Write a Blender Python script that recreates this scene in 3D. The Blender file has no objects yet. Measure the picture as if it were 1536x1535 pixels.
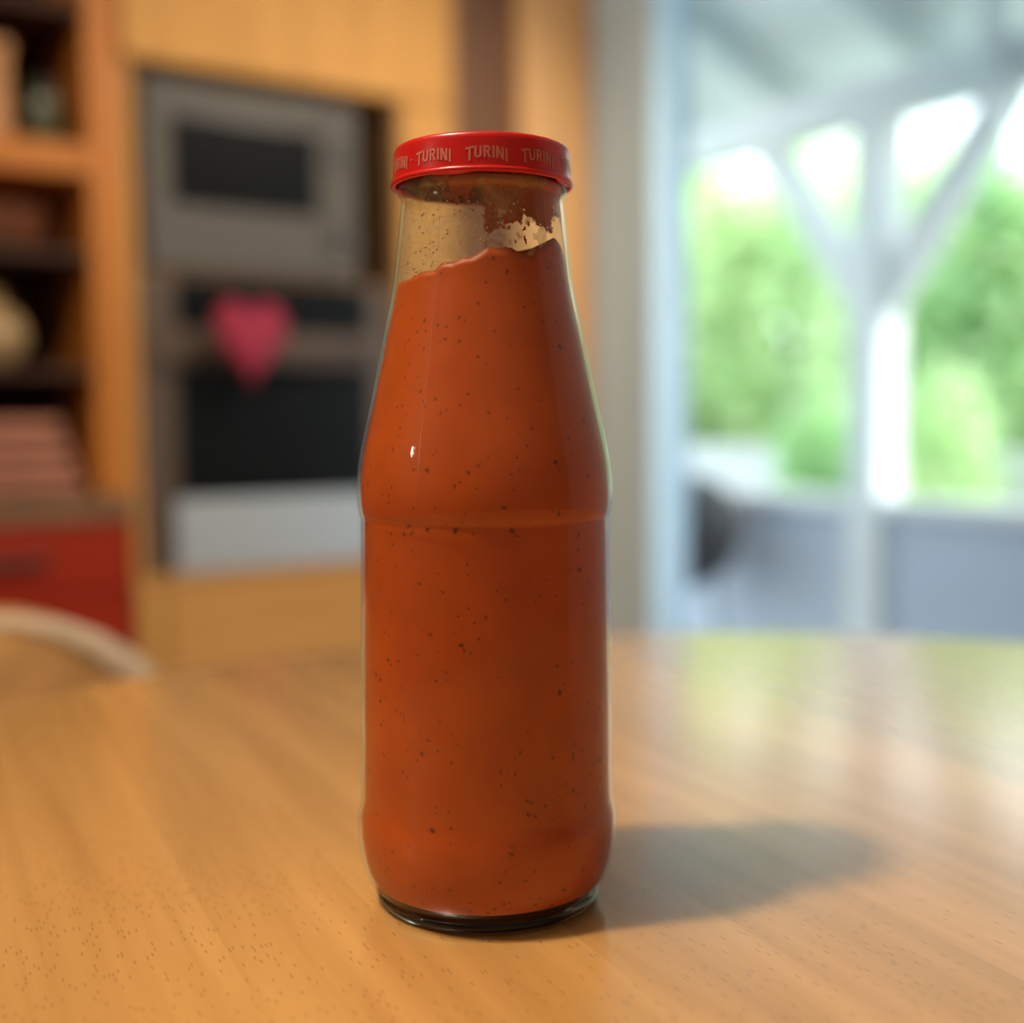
import bpy, bmesh, math, random
from mathutils import Vector, Matrix, noise
R = math.radians
sc = bpy.context.scene
col = sc.collection
random.seed(7)

# ------------------------------------------------------------------ camera
cam_d = bpy.data.cameras.new('camera')
cam = bpy.data.objects.new('camera', cam_d); col.objects.link(cam)
cam_d.sensor_width = 36.0
cam_d.lens = 36.0 * 1800 / 1536
cam.location = (0, 0, 0.905)
cam.rotation_euler = (Matrix.Rotation(R(90 - 4.3), 3, 'X') @ Matrix.Rotation(R(-0.4), 3, 'Z')).to_euler()
cam_d.clip_start = 0.02
cam_d.dof.use_dof = True
cam_d.dof.focus_distance = 0.357
cam_d.dof.aperture_fstop = 3.4
sc.camera = cam

# ------------------------------------------------------------------ light
world = bpy.data.worlds.new('sky'); sc.world = world
world.use_nodes = True
bg = world.node_tree.nodes['Background']
bg.inputs['Color'].default_value = (0.84, 0.93, 1.0, 1)
bg.inputs['Strength'].default_value = 3.6

def lamp(name, kind, loc, power, color, size, **kw):
    d = bpy.data.lights.new(name, kind); d.energy = power; d.color = color
    if kind == 'AREA': d.size = size
    else: d.shadow_soft_size = size
    for k, v in kw.items(): setattr(d, k, v)
    o = bpy.data.objects.new(name, d); o.location = loc; col.objects.link(o); return o
WARM = (1.0, 0.86, 0.68)
lamp('table_ceiling_light', 'POINT', (-0.645, 0.183, 2.35), 90, WARM, 0.058)
lamp('left_fill_light', 'POINT', (-1.75, -0.30, 1.40), 4, WARM, 0.03)  # unseen lamp, added for bottle glints and fill from the left
sun = lamp('sun', 'SUN', (4, 0, 6), 5.0, (1.0, 0.95, 0.86), R(0.5))
sun.data.angle = R(1.5)
sun.rotation_euler = Vector((-0.680, 0.568, -0.62)).to_track_quat('-Z', 'Y').to_euler()   # low over the far end of the veranda
k = lamp('cabinet_fill_spot', 'SPOT', (0.66, 1.84, 2.42), 98, WARM, 0.05, spot_size=R(84), spot_blend=0.8)  # unseen spot, added to brighten the cabinet fronts
k.rotation_euler = (Vector((-0.50, 2.60, 0.45)) - k.location).to_track_quat('-Z', 'Y').to_euler()

sc.view_settings.view_transform = 'Standard'
sc.view_settings.look = 'None'
sc.view_settings.gamma = 1.0
sc.view_settings.use_curve_mapping = False
sc.view_settings.exposure = 0.0

# ------------------------------------------------------------------ materials
def mat(name, color, rough=0.5, spec=0.5, metal=0.0, vary=0.06, scale=8.0, bump=0.0, stretch=(1, 1, 1), coat=0.0, obj_rand=0.0):
    m = bpy.data.materials.new(name); m.use_nodes = True
    nt = m.node_tree; n = nt.nodes; l = nt.links
    b = n['Principled BSDF']
    b.inputs['Roughness'].default_value = rough
    b.inputs['Specular IOR Level'].default_value = spec
    b.inputs['Metallic'].default_value = metal
    b.inputs['Coat Weight'].default_value = coat
    tc = n.new('ShaderNodeTexCoord'); mp = n.new('ShaderNodeMapping')
    mp.inputs['Scale'].default_value = stretch
    l.new(tc.outputs['Object'], mp.inputs['Vector'])
    nz = n.new('ShaderNodeTexNoise'); nz.inputs['Scale'].default_value = scale; nz.inputs['Detail'].default_value = 4
    l.new(mp.outputs['Vector'], nz.inputs['Vector'])
    rp = n.new('ShaderNodeValToRGB')
    rp.color_ramp.elements[0].position = 0.3; rp.color_ramp.elements[1].position = 0.7
    rp.color_ramp.elements[0].color = tuple(max(0, c * (1 - vary)) for c in color) + (1,)
    rp.color_ramp.elements[1].color = tuple(min(1, c * (1 + vary)) for c in color) + (1,)
    l.new(nz.outputs['Fac'], rp.inputs['Fac'])
    out = rp.outputs['Color']
    if obj_rand:
        oi = n.new('ShaderNodeObjectInfo'); mr = n.new('ShaderNodeMapRange')
        mr.inputs['To Min'].default_value = 1 - obj_rand; mr.inputs['To Max'].default_value = 1 + obj_rand
        l.new(oi.outputs['Random'], mr.inputs['Value'])
        hs = n.new('ShaderNodeHueSaturation'); l.new(mr.outputs[0], hs.inputs['Value']); l.new(out, hs.inputs['Color'])
        out = hs.outputs['Color']
    l.new(out, b.inputs['Base Color'])
    if bump:
        bp = n.new('ShaderNodeBump'); bp.inputs['Strength'].default_value = bump; bp.inputs['Distance'].default_value = 0.002
        l.new(nz.outputs['Fac'], bp.inputs['Height']); l.new(bp.outputs['Normal'], b.inputs['Normal'])
    return m

def table_wood():
    """oiled beech staves: soft grain streaks, fine dark pores along local Y, each stave a slightly different tone"""
    m = bpy.data.materials.new('beech_stave'); m.use_nodes = True
    nt = m.node_tree; n = nt.nodes; l = nt.links; b = n['Principled BSDF']
    b.inputs['Roughness'].default_value = 0.27
    b.inputs['Specular IOR Level'].default_value = 0.5
    b.inputs['Coat Weight'].default_value = 1.0; b.inputs['Coat Roughness'].default_value = 0.17; b.inputs['Coat IOR'].default_value = 1.6
    tc = n.new('ShaderNodeTexCoord'); oi = n.new('ShaderNodeObjectInfo')
    off = n.new('ShaderNodeVectorMath'); off.operation = 'MULTIPLY_ADD'
    off.inputs[1].default_value = (1, 1, 1)
    cmb = n.new('ShaderNodeCombineXYZ'); l.new(oi.outputs['Random'], cmb.inputs['Z'])
    l.new(tc.outputs['Object'], off.inputs[0]); l.new(cmb.outputs[0], off.inputs[2])
    def noise_(scale3, detail=4, scale=1.0, dist=0.0):
        mp = n.new('ShaderNodeMapping'); mp.inputs['Scale'].default_value = scale3
        l.new(off.outputs[0], mp.inputs['Vector'])
        z = n.new('ShaderNodeTexNoise'); z.inputs['Scale'].default_value = scale; z.inputs['Detail'].default_value = detail
        z.inputs['Distortion'].default_value = dist
        l.new(mp.outputs['Vector'], z.inputs['Vector']); return z
    broad = noise_((34, 2.6, 6), 4, 1.0, 0.9)
    fine = noise_((160, 9, 20), 3)
    r1 = n.new('ShaderNodeValToRGB')
    e = r1.color_ramp.elements
    e[0].position = 0.34; e[0].color = (0.54, 0.273, 0.07717, 1)
    e[1].position = 0.66; e[1].color = (0.68, 0.358, 0.1139, 1)
    l.new(broad.outputs['Fac'], r1.inputs['Fac'])
    mx = n.new('ShaderNodeMix'); mx.data_type = 'RGBA'; mx.blend_type = 'MULTIPLY'; mx.inputs['Factor'].default_value = 1
    r2 = n.new('ShaderNodeValToRGB')
    r2.color_ramp.elements[0].position = 0.3; r2.color_ramp.elements[0].color = (0.94, 0.93, 0.91, 1)
    r2.color_ramp.elements[1].position = 0.65; r2.color_ramp.elements[1].color = (1.03, 1.03, 1.03, 1)
    l.new(fine.outputs['Fac'], r2.inputs['Fac'])
    l.new(r1.outputs['Color'], mx.inputs['A']); l.new(r2.outputs['Color'], mx.inputs['B'])
    # pores: short dark dashes
    mp = n.new('ShaderNodeMapping'); mp.inputs['Scale'].default_value = (760, 150, 1)
    l.new(off.outputs[0], mp.inputs['Vector'])
    vo = n.new('ShaderNodeTexVoronoi'); vo.voronoi_dimensions = '2D'; vo.inputs['Scale'].default_value = 1; vo.inputs['Randomness'].default_value = 1
    l.new(mp.outputs['Vector'], vo.inputs['Vector'])
    lt = n.new('ShaderNodeMapRange'); lt.inputs['From Min'].default_value = 0.10; lt.inputs['From Max'].default_value = 0.30
    lt.inputs['To Min'].default_value = 1; lt.inputs['To Max'].default_value = 0
    l.new(vo.outputs['Distance'], lt.inputs['Value'])
    sx = n.new('ShaderNodeSeparateColor'); l.new(vo.outputs['Color'], sx.inputs[0])
    patch = noise_((9, 5, 1), 2)
    thr = n.new('ShaderNodeMapRange'); thr.inputs['From Min'].default_value = 0.35; thr.inputs['From Max'].default_value = 0.7
    thr.inputs['To Min'].default_value = 0.02; thr.inputs['To Max'].default_value = 0.46
    l.new(patch.outputs['Fac'], thr.inputs['Value'])
    cmp_ = n.new('ShaderNodeMath'); cmp_.operation = 'LESS_THAN'
    l.new(sx.outputs[0], cmp_.inputs[0]); l.new(thr.outputs[0], cmp_.inputs[1])
    mu = n.new('ShaderNodeMath'); mu.operation = 'MULTIPLY'; l.new(lt.outputs[0], mu.inputs[0]); l.new(cmp_.outputs[0], mu.inputs[1])
    mu2 = n.new('ShaderNodeMath'); mu2.operation = 'MULTIPLY'; mu2.inputs[1].default_value = 0.42; l.new(mu.outputs[0], mu2.inputs[0])
    mx2 = n.new('ShaderNodeMix'); mx2.data_type = 'RGBA'
    l.new(mu2.outputs[0], mx2.inputs['Factor']); l.new(mx.outputs['Result'], mx2.inputs['A']); mx2.inputs['B'].default_value = (0.19, 0.075, 0.018, 1)
    hs = n.new('ShaderNodeHueSaturation')
    mr = n.new('ShaderNodeMapRange'); mr.inputs['To Min'].default_value = 0.93; mr.inputs['To Max'].default_value = 1.06
    l.new(oi.outputs['Random'], mr.inputs['Value']); l.new(mr.outputs[0], hs.inputs['Value'])
    l.new(mx2.outputs['Result'], hs.inputs['Color']); l.new(hs.outputs['Color'], b.inputs['Base Color'])
    bp = n.new('ShaderNodeBump'); bp.inputs['Strength'].default_value = 0.25; bp.inputs['Distance'].default_value = 0.0004; bp.invert = True
    l.new(mu.outputs[0], bp.inputs['Height']); l.new(bp.outputs['Normal'], b.inputs['Normal'])
    return m

def thin_glass(name, tint=(0.97, 0.985, 0.97), rough=0.01, edge=0.9, base=0.04):
    """clear thin glass: what is behind shows through, the surface mirrors more towards grazing"""
    m = bpy.data.materials.new(name); m.use_nodes = True
    nt = m.node_tree; n = nt.nodes; l = nt.links; n.remove(n['Principled BSDF'])
    lw = n.new('ShaderNodeLayerWeight'); lw.inputs['Blend'].default_value = 0.5
    pw = n.new('ShaderNodeMath'); pw.operation = 'POWER'; pw.inputs[1].default_value = 5; l.new(lw.outputs['Facing'], pw.inputs[0])
    ma = n.new('ShaderNodeMath'); ma.operation = 'MULTIPLY_ADD'; ma.inputs[1].default_value = edge; ma.inputs[2].default_value = base; l.new(pw.outputs[0], ma.inputs[0])
    tr = n.new('ShaderNodeBsdfTransparent'); tr.inputs['Color'].default_value = tint + (1,)
    gl = n.new('ShaderNodeBsdfGlossy'); gl.inputs['Roughness'].default_value = rough
    mx = n.new('ShaderNodeMixShader'); l.new(ma.outputs[0], mx.inputs[0]); l.new(tr.outputs[0], mx.inputs[1]); l.new(gl.outputs[0], mx.inputs[2])
    l.new(mx.outputs[0], n['Material Output'].inputs['Surface'])
    return m

def sauce_mat():
    m = bpy.data.materials.new('sauce'); m.use_nodes = True
    nt = m.node_tree; n = nt.nodes; l = nt.links; b = n['Principled BSDF']
    b.inputs['Roughness'].default_value = 0.45; b.inputs['Specular IOR Level'].default_value = 0.25
    b.inputs['Subsurface Weight'].default_value = 0.0
    tc = n.new('ShaderNodeTexCoord')
    nz = n.new('ShaderNodeTexNoise'); nz.inputs['Scale'].default_value = 45; nz.inputs['Detail'].default_value = 5
    l.new(tc.outputs['Object'], nz.inputs['Vector'])
    rp = n.new('ShaderNodeValToRGB'); e = rp.color_ramp.elements
    e[0].position = 0.3; e[0].color = (0.4623, 0.0690, 0.0036, 1); e[1].position = 0.72; e[1].color = (0.5724, 0.0906, 0.0057, 1)
    l.new(nz.outputs['Fac'], rp.inputs['Fac'])
    last = rp.outputs['Color']
    dn = n.new('ShaderNodeTexNoise'); dn.inputs['Scale'].default_value = 260; dn.inputs['Detail'].default_value = 2
    l.new(tc.outputs['Object'], dn.inputs['Vector'])
    dv = n.new('ShaderNodeVectorMath'); dv.operation = 'MULTIPLY_ADD'; dv.inputs[1].default_value = (0.0035, 0.0035, 0.0025)
    l.new(dn.outputs['Color'], dv.inputs[0]); l.new(tc.outputs['Object'], dv.inputs[2])
    for sc_, lo, hi, share, colr in ((330, 0.12, 0.36, 0.05, (0.11, 0.024, 0.003, 1)), (620, 0.15, 0.45, 0.075, (0.17, 0.034, 0.003, 1)), (200, 0.08, 0.24, 0.05, (0.085, 0.02, 0.003, 1))):
        vo = n.new('ShaderNodeTexVoronoi'); vo.inputs['Scale'].default_value = sc_
        l.new(dv.outputs[0], vo.inputs['Vector'])
        mr = n.new('ShaderNodeMapRange'); mr.inputs['From Min'].default_value = lo; mr.inputs['From Max'].default_value = hi
        mr.inputs['To Min'].default_value = 0.9; mr.inputs['To Max'].default_value = 0
        l.new(vo.outputs['Distance'], mr.inputs['Value'])
        sx = n.new('ShaderNodeSeparateColor'); l.new(vo.outputs['Color'], sx.inputs[0])
        lt = n.new('ShaderNodeMath'); lt.operation = 'LESS_THAN'; lt.inputs[1].default_value = share; l.new(sx.outputs[1], lt.inputs[0])
        mu = n.new('ShaderNodeMath'); mu.operation = 'MULTIPLY'; l.new(mr.outputs[0], mu.inputs[0]); l.new(lt.outputs[0], mu.inputs[1])
        mx = n.new('ShaderNodeMix'); mx.data_type = 'RGBA'; l.new(mu.outputs[0], mx.inputs['Factor']); l.new(last, mx.inputs['A']); mx.inputs['B'].default_value = colr
        last = mx.outputs['Result']
    l.new(last, b.inputs['Base Color'])
    return m

def film_mat():
    """thin dried residue clinging to the inside of the neck"""
    m = bpy.data.materials.new('residue_film'); m.use_nodes = True
    nt = m.node_tree; n = nt.nodes; l = nt.links; n.remove(n['Principled BSDF'])
    tc = n.new('ShaderNodeTexCoord')
    nz = n.new('ShaderNodeTexNoise'); nz.inputs['Scale'].default_value = 90; nz.inputs['Detail'].default_value = 6; nz.inputs['Distortion'].default_value = 0.8
    l.new(tc.outputs['Object'], nz.inputs['Vector'])
    rp = n.new('ShaderNodeValToRGB'); e = rp.color_ramp.elements
    e[0].position = 0.35; e[0].color = (0.58, 0.30, 0.13, 1); e[1].position = 0.7; e[1].color = (0.78, 0.55, 0.30, 1)
    l.new(nz.outputs['Fac'], rp.inputs['Fac'])
    df = n.new('ShaderNodeBsdfDiffuse'); l.new(rp.outputs['Color'], df.inputs['Color'])
    tl = n.new('ShaderNodeBsdfTranslucent'); l.new(rp.outputs['Color'], tl.inputs['Color'])
    m1 = n.new('ShaderNodeMixShader'); m1.inputs[0].default_value = 0.4; l.new(df.outputs[0], m1.inputs[1]); l.new(tl.outputs[0], m1.inputs[2])
    tr = n.new('ShaderNodeBsdfTransparent')
    mr = n.new('ShaderNodeMapRange'); mr.inputs['From Min'].default_value = 0.35; mr.inputs['From Max'].default_value = 0.7
    mr.inputs['To Min'].default_value = 0.25; mr.inputs['To Max'].default_value = 0.6; l.new(nz.outputs['Fac'], mr.inputs['Value'])
    m2 = n.new('ShaderNodeMixShader'); l.new(mr.outputs[0], m2.inputs[0]); l.new(tr.outputs[0], m2.inputs[1]); l.new(m1.outputs[0], m2.inputs[2])
    l.new(m2.outputs[0], n['Material Output'].inputs['Surface'])
    return m

def leaf_mat(name, c0, c1):
    m = bpy.data.materials.new(name); m.use_nodes = True
    nt = m.node_tree; n = nt.nodes; l = nt.links; n.remove(n['Principled BSDF'])
    tc = n.new('ShaderNodeTexCoord'); nz = n.new('ShaderNodeTexNoise'); nz.inputs['Scale'].default_value = 3; nz.inputs['Detail'].default_value = 3
    l.new(tc.outputs['Object'], nz.inputs['Vector'])
    rp = n.new('ShaderNodeValToRGB'); e = rp.color_ramp.elements
    e[0].position = 0.35; e[0].color = c0 + (1,); e[1].position = 0.65; e[1].color = c1 + (1,)
    l.new(nz.outputs['Fac'], rp.inputs['Fac'])
    df = n.new('ShaderNodeBsdfDiffuse'); tl = n.new('ShaderNodeBsdfTranslucent')
    l.new(rp.outputs['Color'], df.inputs['Color']); l.new(rp.outputs['Color'], tl.inputs['Color'])
    mx = n.new('ShaderNodeMixShader'); mx.inputs[0].default_value = 0.45
    l.new(df.outputs[0], mx.inputs[1]); l.new(tl.outputs[0], mx.inputs[2]); l.new(mx.outputs[0], n['Material Output'].inputs['Surface'])
    return m

M = {}
M['table'] = table_wood()
M['glass'] = thin_glass('bottle_glass', rough=0.015, edge=0.8)
M['seam'] = thin_glass('glass_seam', (0.9, 0.8, 0.7), 0.25, 0.5, 0.16)
M['glass_in'] = thin_glass('bottle_glass_inside', rough=0.03, edge=0.12, base=0.006)
M['pane'] = thin_glass('window_glass', (0.98, 0.99, 0.99), 0.0, 0.5)
M['sauce'] = sauce_mat()
M['film'] = film_mat()
M['droplet'] = mat('milky_droplet', (0.66, 0.42, 0.22), 0.12, 0.6)
g = bpy.data.materials.new('thick_glass'); g.use_nodes = True
b_ = g.node_tree.nodes['Principled BSDF']; b_.inputs['Transmission Weight'].default_value = 1; b_.inputs['Roughness'].default_value = 0.03
b_.inputs['IOR'].default_value = 1.5; b_.inputs['Base Color'].default_value = (0.75, 0.72, 0.62, 1); M['thick_glass'] = g
M['lid'] = mat('red_lacquer', (0.60, 0.008, 0.006), 0.3, 0.5, vary=0.02)
M['print'] = mat('salmon_print', (0.60, 0.17, 0.11), 0.4, vary=0.02)
M['lid_inside'] = mat('lid_liner', (0.7, 0.68, 0.62), 0.5)
WOODC = (0.56, 0.285, 0.082)
M['wood'] = mat('cabinet_beech', WOODC, 0.7, 0.25, vary=0.1, scale=2.2, stretch=(9, 9, 0.8))
M['wood_h'] = mat('cabinet_beech_crosswise', WOODC, 0.7, 0.25, vary=0.1, scale=2.2, stretch=(0.8, 9, 9))
M['orange_wood'] = mat('orange_alder', (0.48, 0.1611, 0.02205), 0.45, vary=0.1, scale=2.2, stretch=(9, 9, 0.8))
M['dark_wood'] = mat('dark_wood', (0.15, 0.05818, 0.02058), 0.5, vary=0.15, scale=3, stretch=(8, 8, 1))
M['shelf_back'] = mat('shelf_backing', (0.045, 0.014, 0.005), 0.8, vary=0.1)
M['tan'] = mat('pale_tan_wood', (0.72, 0.40, 0.165), 0.5, vary=0.05, scale=2, stretch=(8, 8, 1))
M['counter'] = mat('brown_counter', (0.20, 0.105, 0.055), 0.4, vary=0.2, scale=20)
M['red'] = mat('red_lacquer_front', (0.30, 0.018, 0.003), 0.5, 0.3, vary=0.05)
M['steel_grey'] = mat('grey_steel', (0.13, 0.12, 0.11), 0.75, 0.2, metal=0.3, vary=0.04, scale=6, stretch=(1, 1, 30))
M['steel'] = mat('brushed_steel', (0.50, 0.55, 0.58), 0.4, metal=0.4, vary=0.04, scale=6, stretch=(1, 1, 30))
M['steel_dark'] = mat('dark_steel', (0.12, 0.085, 0.065), 0.45, metal=0.4, vary=0.06, scale=6, stretch=(1, 1, 30))
M['black_glass'] = mat('black_glass', (0.006, 0.007, 0.008), 0.3, 0.15, vary=0.1)
M['black'] = mat('black_plastic', (0.012, 0.011, 0.010), 0.5)
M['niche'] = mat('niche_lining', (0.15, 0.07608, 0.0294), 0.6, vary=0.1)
M['pink'] = mat('pink_felt', (0.30, 0.018, 0.05), 0.85, vary=0.08, scale=40, bump=0.2)
M['ribbon'] = mat('ribbon', (0.35, 0.03, 0.06), 0.6)
M['cream'] = mat('cream_ceramic', (0.34, 0.2148, 0.09555), 0.4, vary=0.08)
M['rose'] = mat('rose_cloth', (0.34, 0.1343, 0.08085), 0.8, vary=0.1, scale=15)
M['plate'] = mat('rosy_stoneware', (0.52, 0.27, 0.16), 0.5, vary=0.06)
M['box'] = mat('tan_card', (0.50, 0.24, 0.10), 0.7, vary=0.06)
M['green_jar'] = mat('dark_green_glass', (0.05, 0.05, 0.02), 0.2, vary=0.1)
M['white_frame'] = mat('cooled_white_lacquer', (0.57, 0.79, 0.97), 0.4, vary=0.015)  # blue put into the white to offset the warm lamps
M['wall'] = mat('wall_paint', (0.20, 0.18, 0.155), 0.8, vary=0.02, scale=30)
M['wall_pale'] = mat('cooled_wall_paint', (0.50, 0.64, 0.76), 0.8, vary=0.02, scale=30)  # wall colour made bluer to counter the warm lamp cast
M['ceiling'] = mat('ceiling_paint', (0.42, 0.41, 0.39), 0.9, vary=0.01)
M['floor'] = mat('floor_laminate', (0.30, 0.17, 0.08), 0.4, vary=0.12, scale=2, stretch=(1, 10, 1))
M['porch_white'] = mat('porch_white_paint', (0.74, 0.79, 0.80), 0.6, vary=0.03)
M['porch_blue'] = mat('porch_blue_grey_paint', (0.80, 0.87, 0.92), 0.7, vary=0.05)
M['porch_rafter'] = mat('porch_grey_rafter', (0.55, 0.64, 0.68), 0.7, vary=0.05)
M['porch_panel'] = mat('grey_blue_panel', (0.48, 0.56, 0.67), 0.6, vary=0.04)
M['deck'] = mat('deck_grey', (0.42, 0.42, 0.40), 0.8, vary=0.1, stretch=(1, 12, 1))
M['ground'] = mat('lawn', (0.36, 0.38, 0.27), 0.9, vary=0.2, scale=5)
M['garden_wall'] = mat('white_render', (0.72, 0.76, 0.78), 0.8, vary=0.03)
M['bark'] = mat('bark', (0.20, 0.15, 0.10), 0.9, vary=0.25, scale=12, bump=0.4)
M['grill'] = mat('dark_enamel', (0.02, 0.024, 0.03), 0.5, vary=0.1)
M['grill_leg'] = mat('grey_steel_tube', (0.25, 0.29, 0.31), 0.4, metal=0.5)
M['chair_cloth'] = mat('tan_fleece', (0.5, 0.2596, 0.0882), 0.95, vary=0.14, scale=28, bump=0.5)
M['chair_trim'] = mat('off_white_trim', (0.62, 0.4833, 0.3381), 0.9, vary=0.05, scale=40)
M['leaf_a'] = leaf_mat('pale_leaf', (0.66, 0.84, 0.48), (0.82, 0.93, 0.66))
M['leaf_b'] = leaf_mat('mid_leaf', (0.54, 0.77, 0.40), (0.74, 0.89, 0.56))
M['leaf_c'] = leaf_mat('deep_leaf', (0.38, 0.64, 0.32), (0.58, 0.80, 0.44))

# ------------------------------------------------------------------ builders
def obj(name, bm, m, parent=None, smooth=False):
    me = bpy.data.meshes.new(name); bm.to_mesh(me); bm.free()
    if m: me.materials.append(M[m])
    if smooth:
        for p in me.polygons: p.use_smooth = True
    o = bpy.data.objects.new(name, me); col.objects.link(o)
    if parent: o.parent = parent
    return o
def empty(name, loc, rz=0.0):
    o = bpy.data.objects.new(name, None); col.objects.link(o)
    o.location = loc; o.rotation_euler = (0, 0, rz); o.empty_display_size = 0.05; return o
def tag(o, label, cat, group=None):
    o['label'] = label; o['category'] = cat
    if group: o['group'] = group
    return o
def struct(o, label, cat):
    o['kind'] = 'structure'; o['label'] = label; o['category'] = cat; return o
def box(x0, x1, y0, y1, z0, z1, bev=0.0, bm=None):
    t = bmesh.new()
    bmesh.ops.create_cube(t, size=1)
    for v in t.verts:
        v.co = Vector((x0 + (v.co.x + .5) * (x1 - x0), y0 + (v.co.y + .5) * (y1 - y0), z0 + (v.co.z + .5) * (z1 - z0)))
    if bev: bmesh.ops.bevel(t, geom=t.edges[:], offset=bev, segments=2, affect='EDGES', profile=0.7)
    if bm is None: return t
    me = bpy.data.meshes.new('tmp'); t.to_mesh(me); t.free(); bm.from_mesh(me); bpy.data.meshes.remove(me); return bm
def part(name, m, parent, x0, x1, y0, y1, z0, z1, bev=0.003):
    return obj(name, box(x0, x1, y0, y1, z0, z1, bev), m, parent)
def lathe(prof, seg=64, bm=None, center=(0, 0, 0), cap=False):
    bm = bm or bmesh.new(); rows = []
    for r, z in prof:
        rows.append([bm.verts.new((center[0] + r * math.sin(2 * math.pi * i / seg), center[1] - r * math.cos(2 * math.pi * i / seg), center[2] + z)) for i in range(seg)])
    for a, c in zip(rows, rows[1:]):
        for i in range(seg):
            j = (i + 1) % seg
            bm.faces.new((a[i], a[j], c[j], c[i]))
    if cap:
        bm.faces.new(rows[0][::-1]); bm.faces.new(rows[-1])
    return bm
def tube(pts, r, seg=10, bm=None):
    bm = bm or bmesh.new(); rows = []; pts = [Vector(p) for p in pts]
    for i, p in enumerate(pts):
        d = (pts[min(i + 1, len(pts) - 1)] - pts[max(i - 1, 0)]).normalized()
        a = d.orthogonal().normalized() if i == 0 else (rows_a - d * rows_a.dot(d)).normalized()
        rows_a = a; b = d.cross(a)
        rr = r[i] if isinstance(r, (list, tuple)) else r
        rows.append([bm.verts.new(p + rr * (math.cos(t) * a + math.sin(t) * b)) for t in [2 * math.pi * k / seg for k in range(seg)]])
    for a, c in zip(rows, rows[1:]):
        for i in range(seg):
            j = (i + 1) % seg; bm.faces.new((a[i], a[j], c[j], c[i]))
    bm.faces.new(rows[0][::-1]); bm.faces.new(rows[-1]); return bm
def beam(p0, p1, w, h, bev=0.004, side=None):
    """square timber from p0 to p1; side = direction of the w dimension"""
    p0, p1 = Vector(p0), Vector(p1); d = p1 - p0; L = d.length; d.normalize()
    side = Vector(side) if side else (Vector((0, 1, 0)) if abs(d.y) < .9 else Vector((1, 0, 0)))
    a = (side - d * side.dot(d)).normalized(); c = d.cross(a)
    bm = box(0, L, -w / 2, w / 2, -h / 2, h / 2, bev)
    mt = Matrix((d, a, c)).transposed().to_4x4(); mt.translation = p0
    bm.transform(mt); return bm
def catmull(pts, n=6):
    out = []
    for i in range(len(pts) - 1):
        p0 = pts[max(i - 1, 0)]; p1 = pts[i]; p2 = pts[i + 1]; p3 = pts[min(i + 2, len(pts) - 1)]
        for k in range(n):
            t = k / n
            out.append(tuple(0.5 * ((2 * p1[j]) + (-p0[j] + p2[j]) * t + (2 * p0[j] - 5 * p1[j] + 4 * p2[j] - p3[j]) * t * t + (-p0[j] + 3 * p1[j] - 3 * p2[j] + p3[j]) * t ** 3) for j in range(len(p1))))
    out.append(tuple(pts[-1])); return out

# ------------------------------------------------------------------ the room
# kitchen front line starts at K0 and runs along U to the window corner; the window wall runs from there along V
U = Vector((0.83128, 0.55586, 0)); V = Vector((0.55586, -0.83128, 0))
K0 = Vector((-0.764, 2.42, 0)); KA = math.atan2(U.y, U.x)
W0 = K0 + U * 1.167; WA = math.atan2(V.y, V.x)
def hw(a, b, z=0.0):            # house coordinates: a outward through the window wall, b along it
    return W0 + U * a + V * b + Vector((0, 0, z))
A0, B0, B1 = -3.9, -0.64, 3.7
def slab(name, m, a0, a1, b0, b1, z0, z1, label, cat):
    bm = box(a0, a1, b0, b1, z0, z1)
    mt = Matrix((U, V, Vector((0, 0, 1)))).transposed().to_4x4(); mt.translation = W0
    bm.transform(mt); bmesh.ops.recalc_face_normals(bm, faces=bm.faces)
    return struct(obj(name, bm, m), label, cat)
slab('floor', 'floor', A0, 0.30, B0, B1, -0.1, 0.0, 'brown laminate floor of the kitchen', 'floor')
slab('ceiling', 'ceiling', A0, 0.30, B0, B1, 2.5, 2.6, 'white painted kitchen ceiling', 'ceiling')
slab('wall_kitchen', 'wall', A0, 0.30, B0 - 0.1, B0, 0, 2.5, 'painted wall behind the kitchen cabinets', 'wall')
slab('wall_left', 'wall', A0 - 0.1, A0, B0, B1, 0, 2.5, 'painted wall on the far left of the kitchen', 'wall')
slab('wall_rear', 'wall', A0, 0.30, B1, B1 + 0.1, 0, 2.5, 'painted wall behind the viewer', 'wall')
# window wall with a door opening b 0.03 .. 1.62, z 0 .. 2.16
bm = bmesh.new()
for (b0, b1, z0, z1) in ((B0, 0.03, 0, 2.5), (0.03, 1.62, 2.16, 2.5), (1.62, B1, 0, 2.5)):
    box(0, 0.30, b0, b1, z0, z1, bm=bm)
mt = Matrix((U, V, Vector((0, 0, 1)))).transposed().to_4x4(); mt.translation = W0
bm.transform(mt); bmesh.ops.recalc_face_normals(bm, faces=bm.faces)
struct(obj('wall_window', bm, 'wall_pale'), 'pale grey wall around the glazed patio door', 'wall')

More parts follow.
